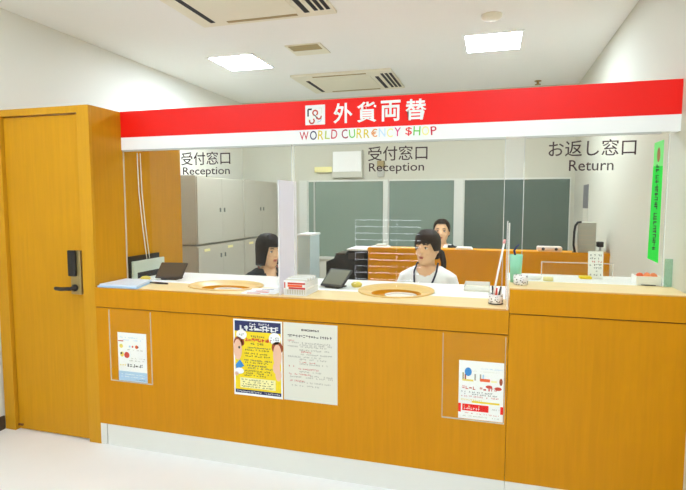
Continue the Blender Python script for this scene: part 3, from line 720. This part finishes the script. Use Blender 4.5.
def cup(name, x, y, z, r, h, m, label, cat):
    t = thing(name, label, cat, (x, y, z)); MB().lathe([(0, 0), (r * .9, 0), (r, h * .15), (r, h), (r - .003, h), (r - .003, .006), (0, .006)], (x, y, z), m).build('cup', t); return t
t = cup('pen_cup', .030, 2.73, ZC + .001, .036, .05, M_SPECK, 'short pen cup with dark pens and a tall white stick by the clear divider', 'pen cup')
MB().lathe([(.030, 0), (.037, 0), (.037, .006), (.030, .006)], (.030, 2.73, ZC + .0005), M_BROWNBLK).build('foot', t)
def pen(name, a, b_, r, m, label):
    MB().tube([a, Vector(a).lerp(Vector(b_), .5), b_], [r, r, r * .7], m).build(name, label=label, cat='pen', group='pens in the short cup')
pen('pen', (.022, 2.725, ZC + .008), (.012, 2.745, ZC + .090), .006, M_BLACK, 'black pen leaning left in the short pen cup')
pen('pen', (.040, 2.74, ZC + .008), (.055, 2.75, ZC + .088), .006, M_BROWNBLK, 'dark brown pen leaning right in the short pen cup')
pen('pen', (.030, 2.72, ZC + .008), (.034, 2.715, ZC + .085), .006, M_RINK, 'red pen in the middle of the short pen cup')
t = thing('pen_on_stick', 'tall slanting white stick with pink end in the short pen cup', 'stick', (.018, 2.73, ZC + .006))
MB().tube([(.012, 2.715, ZC + .008), (.037, 2.72, ZC + .16), (.064, 2.725, ZC + .315)], .005, M_PAPER).build('shaft', t)
MB().tube([(.064, 2.725, ZC + .315), (.067, 2.725, ZC + .335)], [.008, .005], mat('pink', (240, 170, 170), .5)).build('tip', t)
MB().tube([(.012, 2.713, ZC + .015), (.018, 2.713, ZC + .05)], .0062, M_RINK).build('grip', t)

# ------------------------------------------------------------------ things on the raised counter
t = thing('mint_tumbler', 'mint green translucent tumbler on the raised counter by the clear divider', 'tumbler', (.128, 2.815, ZR))
MB().lathe([(0, 0), (.026, 0), (.034, .145), (.031, .145), (.024, .006), (0, .006)], (.128, 2.815, ZR + .0005), M_MINT).build('cup', t)
MB().tube([(.128, 2.815, ZR + .008), (.124, 2.815, ZR + .14), (.118, 2.815, ZR + .165), (.128, 2.815, ZR + .185), (.142, 2.815, ZR + .20)], [.005, .005, .006, .005, .003], M_NAVY).build('pen', label='navy pen standing in the mint green tumbler', cat='pen')
t = cup('speckled_pot', .150, 2.735, ZR + .0005, .036, .048, M_SPECK, 'low speckled pot in front of the mint tumbler', 'pot')
MB().lathe([(0, 0), (.035, 0), (.04, .016), (.034, .022), (0, .022)], (.235, 2.975, ZR - .0015), M_PAPER).build('white_dish', label='small white dish on the shelf right of the mint tumbler', cat='dish')
MB().lathe([(0, 0), (.026, 0), (.026, .018), (0, .022)], (.30, 2.93, ZR - .0015), M_LYEL).build('yellow_pot', label='small pale yellow pot right of the white dish', cat='pot')
t = thing('acrylic_guard', 'low clear acrylic rail guard on the raised shelf behind the Return glass', 'guard', (.47, 3.15, ZR - .002))
b = MB().box((.283, 3.145, 1.178), (.66, 3.155, 1.182), M_ACRE); b.build('rail', t)
bx('sheet', (.283, 3.149, ZR - .0015), (.66, 3.152, 1.178), M_GLASS, t)
for x_ in (.283, .655): bx('post', (x_, 3.146, ZR - .0015), (x_ + .004, 3.154, 1.178), M_ACRE, t)
t = thing('price_card', 'white upright card of black print on the raised shelf before the timber back counter', 'sign', (.56, 3.09, ZR - .0015))
mx = Matrix.Rotation(-.10, 4, 'X')
MB().box((-.038, -.002, 0), (.038, .001, .150), M_PAPER, 0, mx).build('card', t, local=True)
b = MB()
for i in range(7):
    scb = MB(); scribble(scb, -.030, .03, .02 + i * .018, .011, -.002, M_RINK if i in (4,) else M_INK, .75)
    b.add([tuple(mx @ Vector(v_)) for v_ in scb.v], scb.f, M_RINK if i in (4,) else M_INK)
b.build('print', t, local=True); MB().box((-.034, 0, 0), (.034, .06, .004), M_CLEARW).build('foot', t, local=True)
MB().box((.475, 3.04, ZR - .0015), (.535, 3.10, ZR + .012), M_YEL, .003).build('yellow_pad', label='bright yellow note pad at the foot of the white upright card', cat='note pad')
t = thing('donation_box', 'white box of orange packets at the right end of the raised counter', 'box', (.77, 2.93, ZR))
b = MB(); z0_ = ZR + .0005
for a, c in (((.712, 2.88), (.826, 2.884)), ((.712, 2.976), (.826, 2.98)), ((.712, 2.884), (.716, 2.976)), ((.822, 2.884), (.826, 2.976))): b.box((a[0], a[1], z0_), (c[0], c[1], z0_ + .045), M_PAPER)
b.box((.716, 2.884, z0_), (.822, 2.976, z0_ + .004), M_PAPER); b.build('tray', t)
bx('foot', (.735, 2.878, ZR + .0005), (.80, 2.8795, ZR + .004), M_INK, t)
for i, (x_, y_, a, sp_) in enumerate(((.738, 2.93, .2, 'left'), (.768, 2.915, -.3, 'middle front'), (.775, 2.945, .5, 'middle rear'), (.80, 2.93, .0, 'right'))):
    o = MB().ell((0, 0, 0), (.021, .016, .025), M_ORANGE if i % 2 == 0 else mat('orange_light', (250, 140, 80), .5), 14, Matrix.Translation((x_, y_, ZR + .034)) @ Matrix.Rotation(a, 4, 'Z'))
    o.build('orange_packet', label='orange packet lying in the white box, ' + ('leftmost' if i == 0 else 'rightmost' if i == 3 else 'centre front' if i == 1 else 'centre back'), cat='packet', group='orange packets')
t = thing('green_strip', 'bright green vertical notice strip stuck on the right edge of the Return glass', 'notice strip', (.775, YG + .004, 1.22))
sy = YG + .0055
b = MB()
b.add([(.750, sy, 1.245), (.798, sy, 1.222), (.798, sy, 1.70), (.756, sy, 1.70)], [[0, 1, 2, 3]], M_GREEN)
b.add([(.756, sy, 1.70), (.798, sy, 1.70), (.798, sy, 1.828), (.757, sy, 1.812)], [[0, 1, 2, 3]], M_LGREEN)
b.build('strip', t)
b = MB(); y = sy - .0008
disc(b, .777, 1.755, .007, .036, y, mat('strip_brown', (170, 120, 80), .6)); z = 1.70
while z > 1.29:
    for _ in range(3):
        zz = z + random.uniform(-.009, .009); b.box((.768, y - .0005, zz - .0014), (.782, y, zz + .0014), M_INK)
    xx_ = .775 + random.uniform(-.006, .006); b.box((xx_ - .0015, y - .0005, z - .008), (xx_ + .0015, y, z + .008), M_INK)
    z -= .021 if random.random() < .85 else .034
b.build('print', t)

# ------------------------------------------------------------------ people
def remesh(mb, vox, smooth_it=4):
    o = bpy.data.objects.new('tmp', mb.mesh('tmp')); COL.objects.link(o)
    md = o.modifiers.new('r', 'REMESH'); md.mode = 'VOXEL'; md.voxel_size = vox; md.use_smooth_shade = True
    if smooth_it:
        ms = o.modifiers.new('s', 'SMOOTH'); ms.factor = 0.5; ms.iterations = smooth_it
    me = evaluated(o); bpy.data.objects.remove(o)
    return me

def from_mesh(me, m):
    mb = MB(); mb.add([v.co[:] for v in me.vertices], [list(p.vertices) for p in me.polygons], m, True); return mb

LIFT = [0.0]
def torso(T, k=0.0):
    """ellipse sections of the trunk for a sitter whose crown is at T; k grows it into a garment"""
    T = T + LIFT[0]
    S_ = [(0, .015, .43, .135, .105), (0, .01, .52, .168, .125), (0, .005, .60, .150, .112), (0, 0, (T - .33) * .5 + .31, .135, .100), (0, -.005, T - .47, .146, .110), (0, -.005, T - .40, .152, .105),
          (0, .005, T - .355, .146, .085), (0, .012, T - .325, .122, .070), (0, .014, T - .300, .082, .058)]
    return [(a, b, c, d + k, e + k) for a, b, c, d, e in S_]

def arm_pts(T, sx):
    T = T + LIFT[0]
    return [(sx * .110, .01, T - .372), (sx * .148, .005, T - .392), (sx * .170, -.005, T - .455), (sx * .185, -.03, (T - .40 + .78) / 2), (sx * .195, -.05, .80), (sx * .185, -.14, .775), (sx * .165, -.25, .757)]
ARM_R = [.042, .047, .045, .041, .038, .034, .025]

def hand(mb, T, sx, m):
    w_ = Vector((sx * .165, -.25, .757)); f = Vector((-sx * .28, -.95, -.03)).normalized(); s_ = Vector((sx * .95, -.28, 0)).normalized()
    p = w_ + f * .045
    mb.tube([w_ - f * .01, w_ + f * .03, w_ + f * .085], [.024, .032, .030], m, 10)
    for i, L in enumerate((.062, .075, .07, .052)):
        b0 = w_ + f * .08 + s_ * (.027 - .018 * i) * 1.0
        mb.tube([b0, b0 + f * L * .45 + Vector((0, 0, .006)), b0 + f * L * .8 - Vector((0, 0, .004)), b0 + f * L - Vector((0, 0, .012))], [.0095, .009, .008, .0065], m, 8)
    t0 = w_ + f * .02 - s_ * .026
    mb.tube([t0, t0 + f * .03 - s_ * .022, t0 + f * .058 - s_ * .028], [.012, .010, .008], m, 8)

def head_parts(mb, m):
    # local head frame: origin at head centre, face towards -Y, crown at +.118
    secs = []
    for z, rx, ry, cy in ((-.118, .020, .022, -.050), (-.110, .036, .040, -.040), (-.095, .050, .058, -.026), (-.070, .060, .074, -.012), (-.035, .067, .085, 0), (0, .071, .090, .002), (.035, .073, .093, .004), (.065, .070, .089, .006), (.092, .056, .070, .008), (.110, .033, .042, .008), (.118, .008, .01, .008)):
        secs.append((0, cy, z, rx, ry))
    mb.loft(secs, m, 28)
    mb.loft([(0, -.082, -.032, .016, .024), (0, -.084, -.020, .014, .022), (0, -.084, .000, .009, .014), (0, -.082, .022, .007, .008)], m, 12)    # nose
    mb.ell((0, -.078, -.060), (.022, .012, .012), m)
    mb.ell((0, -.068, -.102), (.018, .014, .012), m)
    for sx in (-1, 1):
        mb.ell((sx * .073, .012, -.012), (.009, .018, .030), m)
        mb.ell((sx * .03, -.074, .022), (.022, .012, .007), m)
        mb.ell((sx * .040, -.058, -.034), (.020, .018, .018), m)

def person(name, label, x, y, T, yaw, head_yaw, tilt, build, lift=0.05):
    root = thing(name, label, 'person', (x, y, 0), rz=yaw); LIFT[0] = lift
    HM = Matrix.Translation((0, -.012, T - .118)) @ Matrix.Rotation(head_yaw, 4, 'Z') @ Matrix.Rotation(tilt, 4, 'X')
    mb = MB(); mb.loft(torso(T), M_SKIN, 24)
    mb.loft([(0, .014, T - .33, .062, .055), (0, .008, T - .28, .050, .050), (0, .0, T - .20, .048, .052)], M_SKIN, 20)
    for sx in (-1, 1):
        mb.tube(arm_pts(T, sx), ARM_R, M_SKIN, 12); hand(mb, T, sx, M_SKIN)
        mb.tube([(sx * .085, .01, .52), (sx * .09, -.16, .535), (sx * .095, -.32, .53), (sx * .095, -.40, .50), (sx * .095, -.405, .42), (sx * .095, -.40, .25), (sx * .095, -.395, .09)], [.082, .080, .062, .056, .052, .046, .034], M_SKIN, 14)
        mb.tube([(sx * .095, -.385, .05), (sx * .097, -.46, .032), (sx * .10, -.55, .022)], [.036, .032, .022], M_SKIN, 12)
    hb = MB(); head_parts(hb, M_SKIN)
    mb.add([tuple(HM @ Vector(v_)) for v_ in hb.v], hb.f, M_SKIN, True)
    body = from_mesh(remesh(mb, .0055, 3), M_SKIN)
    # eyes, brows and lips set into the face of the same figure
    fb = MB()
    for sx in (-1, 1):
        fb.ell((sx * .031, -.0765, .004), (.0135, .006, .0065), M_EYEW, 14); fb.ell((sx * .031, -.0805, .004), (.0062, .004, .0064), M_EYE, 12)
        fb.tube([(sx * .016, -.0885, .026), (sx * .032, -.086, .031), (sx * .048, -.076, .026)], [.0026, .0034, .002], M_HAIR, 8)
        fb.tube([(sx * .018, -.083, .010), (sx * .031, -.0835, .0125), (sx * .045, -.077, .008)], [.0014, .002, .0014], M_EYE, 6)
    fb.ell((0, -.0875, -.058), (.020, .005, .0042), M_LIP, 14); fb.ell((0, -.0865, -.066), (.017, .005, .0046), M_LIP, 14)
    for mtl in fb.mats:
        idx = [i for i, k_ in enumerate(fb.m) if fb.mats[k_] is mtl]
        used = {}; vs_ = []; fs_ = []
        for i in idx:
            f_ = []
            for v_ in fb.f[i]:
                if v_ not in used: used[v_] = len(vs_); vs_.append(tuple(HM @ Vector(fb.v[v_])))
                f_.append(used[v_])
            fs_.append(f_)
        body.add(vs_, fs_, mtl, True)
    body.build('body', root, local=True)
    build(root, T, HM)
    # trousers and shoes
    tr = MB(); tr.loft([s_ for s_ in torso(T, .008) if s_[2] <= .61], M_TROUS, 24)
    for sx in (-1, 1): tr.tube([(sx * .085, .01, .52), (sx * .09, -.16, .535), (sx * .095, -.32, .53), (sx * .095, -.405, .50), (sx * .095, -.41, .42), (sx * .095, -.40, .25), (sx * .095, -.395, .10)], [.09, .09, .072, .066, .062, .056, .05], M_TROUS, 14)
    from_mesh(remesh(tr, .010), M_TROUS).build('trousers', root, local=True)
    for sx in (-1, 1):
        sh = MB(); sh.tube([(sx * .095, -.35, .045), (sx * .095, -.41, .048), (sx * .098, -.48, .040), (sx * .10, -.56, .032), (sx * .10, -.59, .028)], [.038, .046, .042, .034, .020], M_SHOE, 14)
        sh.v = [(a, b_, max(c, .001)) for a, b_, c in sh.v]; sh.build('shoe', root, local=True)
    return root

def garment(root, T, m, name, k, neck=None, sleeve=5, label=None, keep=None, vox=.009):
    g = MB(); secs = [s_ for s_ in torso(T, k)]; g.loft(secs, m, 28)
    for sx in (-1, 1):
        pts = arm_pts(T, sx)[:sleeve]; g.tube(pts, [r + k + .004 for r in ARM_R[:sleeve]], m, 14)
    me = remesh(g, vox, 5)
    mb = MB(); vs = [v_.co.copy() for v_ in me.vertices]; fs = []
    for p in me.polygons:
        c = p.center
        if neck and neck(c): continue
        if keep and not keep(c): continue
        fs.append(list(p.vertices))
    mb.add(vs, fs, m, True)
    o = mb.build(name, root, local=True, label=label)
    return o

def hairdo(root, HM, m, bottom, thick=.016, name='hair', crown=.118, open_half=60, fringe=.045, vol=1.0):
    """cap of hair following the skull; bottom(az) is the lower hem (az=0 faces -Y), fringe the hem across the brow"""
    def skull(z):
        prof = ((-.2, .066, .080), (-.118, .067, .082), (-.07, .069, .084), (-.035, .071, .088), (0, .074, .092), (.035, .0755, .0945), (.065, .072, .091), (.092, .059, .074), (.110, .037, .046), (.119, .012, .014))
        for (za, xa, ya), (zb, xb, yb) in zip(prof[:-1], prof[1:]):
            if za <= z <= zb:
                t_ = (z - za) / (zb - za); return xa + (xb - xa) * t_, ya + (yb - ya) * t_
        return prof[-1][1:] if z > 0 else prof[0][1:]
    na, nz = 64, 16; outer = []; inner = []
    for j in range(nz + 1):
        for i in range(na):
            az = 360 * i / na; az = az - 360 if az > 180 else az
            zb = bottom(az); zt = .118
            u = j / nz; z = zt + (zb - zt) * (u ** 1.35)
            rx, ry = skull(z); a = math.radians(az); strand = 1 + .010 * math.sin(i * 2.7) + .006 * math.sin(i * 5.3 + 1)
            for lst, th in ((outer, thick), (inner, .002)):
                e = th * (vol if abs(az) > 50 else .75)
                lst.append(Vector(((rx + e) * math.sin(a) * strand, .006 - (ry + e) * math.cos(a) * strand, z + (th * .8 if j < 3 else th * .5 * (1 - u)))))
    n = len(outer); fs = []
    for j in range(nz):
        for i in range(na):
            a, b_, c, d_ = j * na + i, j * na + (i + 1) % na, (j + 1) * na + (i + 1) % na, (j + 1) * na + i
            fs.append([a, d_, c, b_]); fs.append([n + a, n + b_, n + c, n + d_])
    for i in range(na):
        a, b_ = nz * na + i, nz * na + (i + 1) % na; fs.append([a, n + a, n + b_, b_])
    fs.append(list(range(na)));
    mb = MB().add([tuple(HM @ v_) for v_ in outer + inner], fs, m, True)
    return mb

def bob(az):
    a = abs(az)
    if a < 40: return .040
    if a < 56: return .040 + (-.105 - .040) * (a - 40) / 16
    return -.105 - .012 * min(1, (a - 56) / 60)
def fringe_short(az):
    a = abs(az)
    if a < 48: return .034 + .006 * math.sin(az * .3)
    if a < 66: return .034 + (-.02 - .034) * (a - 48) / 18
    if a < 100: return -.02 - .0 * a
    return -.055 - .04 * min(1, (a - 100) / 60)
def pulled_back(az):
    a = abs(az)
    if a < 35: return .078
    if a < 75: return .078 + (.0 - .078) * (a - 35) / 40
    if a < 105: return -.005
    return -.045 - .03 * min(1, (a - 105) / 50)

def dress_black(root, T, HM):
    garment(root, T, M_CLOTHB, 'top', .012, neck=lambda c: c.y < .02 and c.z > T - .36 and abs(c.x) < .020 + .32 * (c.z - (T - .36)), sleeve=6, label='black V-neck top')
    hairdo(root, HM, M_HAIR, bob, .014).build('hair', root, local=True, label='dark chin-length bob with fringe')
    l = MB()
    for sx in (-1, 1): l.tube([(sx * .062, .055, T - .245), (sx * .074, .0, T - .238), (sx * .068, -.08, T - .31), (sx * .045, -.130, T - .40), (0, -.140, T - .53)], .0045, M_LANYR, 8)
    l.build('lanyard', root, local=True, label='thin reddish lanyard')
def dress_white(root, T, HM):
    garment(root, T, M_CLOTHW, 'top', .013, neck=lambda c: c.y < .03 and (c.x / .075) ** 2 + ((c.z - (T - .235)) / .075) ** 2 < 1, sleeve=5, label='white round-neck top')
    hb_ = hairdo(root, HM, M_HAIRB, fringe_short, .012)
    hb_.tube([HM @ Vector(p) for p in ((.02, .09, -.02), (.05, .11, -.05), (.075, .095, -.11), (.085, .075, -.17), (.085, .06, -.22))], [.02, .022, .02, .016, .007], M_HAIRB, 12)
    hb_.build('hair', root, local=True, label='dark brown hair with fringe and ponytail')
    l = MB()
    for sx in (-1, 1): l.tube([(sx * .060, .055, T - .235), (sx * .074, .0, T - .228), (sx * .078, -.075, T - .285), (sx * .062, -.122, T - .35), (sx * .035, -.136, T - .44), (0, -.140, T - .55)], .0062, M_LANY, 8)
    l.build('lanyard', root, local=True, label='dark navy lanyard')
def dress_cardigan(root, T, HM):
    garment(root, T, M_CLOTHW, 'blouse', .012, neck=lambda c: c.y < .02 and c.z > T - .33 and abs(c.x) < .35 * (c.z - (T - .34)), sleeve=3, label='white blouse')
    garment(root, T, M_CLOTHB, 'cardigan', .022, neck=lambda c: (c.y < .03 and abs(c.x) < .045 + .10 * max(0, c.z - (T - .5))) or c.z > T - .255, sleeve=6, label='dark open cardigan')
    hb_ = hairdo(root, HM, M_HAIRB, pulled_back, .010)
    hb_.ell(HM @ Vector((0, .11, .0)), (.035, .03, .035), M_HAIRB); hb_.build('hair', root, local=True, label='brown hair pulled back')

person('person', 'woman with dark bob and black top seated half behind the frosted divider', -1.635, 3.57, 1.278, .75, .35, .10, dress_black, .048)
person('person', 'woman in white top with dark lanyard seated at the middle reception window', -.425, 3.60, 1.328, -.12, -.28, .04, dress_white)
person('person', 'woman with pulled-back hair and dark cardigan behind the timber back counter', -.485, 5.28, 1.352, .0, .0, .0, dress_cardigan)

# ------------------------------------------------------------------ camera, world, view
f_px, psi, th = 511.0, math.radians(16.2), math.atan(42 / 511.0)
cam = bpy.data.cameras.new('camera'); co = bpy.data.objects.new('camera', cam); COL.objects.link(co)
cam.sensor_fit = 'HORIZONTAL'; cam.sensor_width = 36; cam.lens = f_px / 686 * 36; cam.clip_start = .02
fw = Vector((-math.sin(psi) * math.cos(th), math.cos(psi) * math.cos(th), -math.sin(th)))
rg = Vector((math.cos(psi), math.sin(psi), 0)); upv = rg.cross(fw)
mw = Matrix((rg, upv, -fw)).transposed().to_4x4(); mw.translation = (0, 0, 1.52)
co.matrix_world = mw
S.camera = co
wd = bpy.data.worlds.new('world'); S.world = wd; wd.use_nodes = True
wd.node_tree.nodes['Background'].inputs[0].default_value = (1, 1, 1, 1); wd.node_tree.nodes['Background'].inputs[1].default_value = .3
S.view_settings.view_transform = 'Standard'; S.view_settings.look = 'None'; S.view_settings.gamma = 1; S.view_settings.use_curve_mapping = False
S.view_settings.exposure = 0.74
S.cycles.use_denoising = True
S.cycles.max_bounces = 12; S.cycles.diffuse_bounces = 6; S.cycles.transparent_max_bounces = 24
S.cycles.sample_clamp_indirect = 8
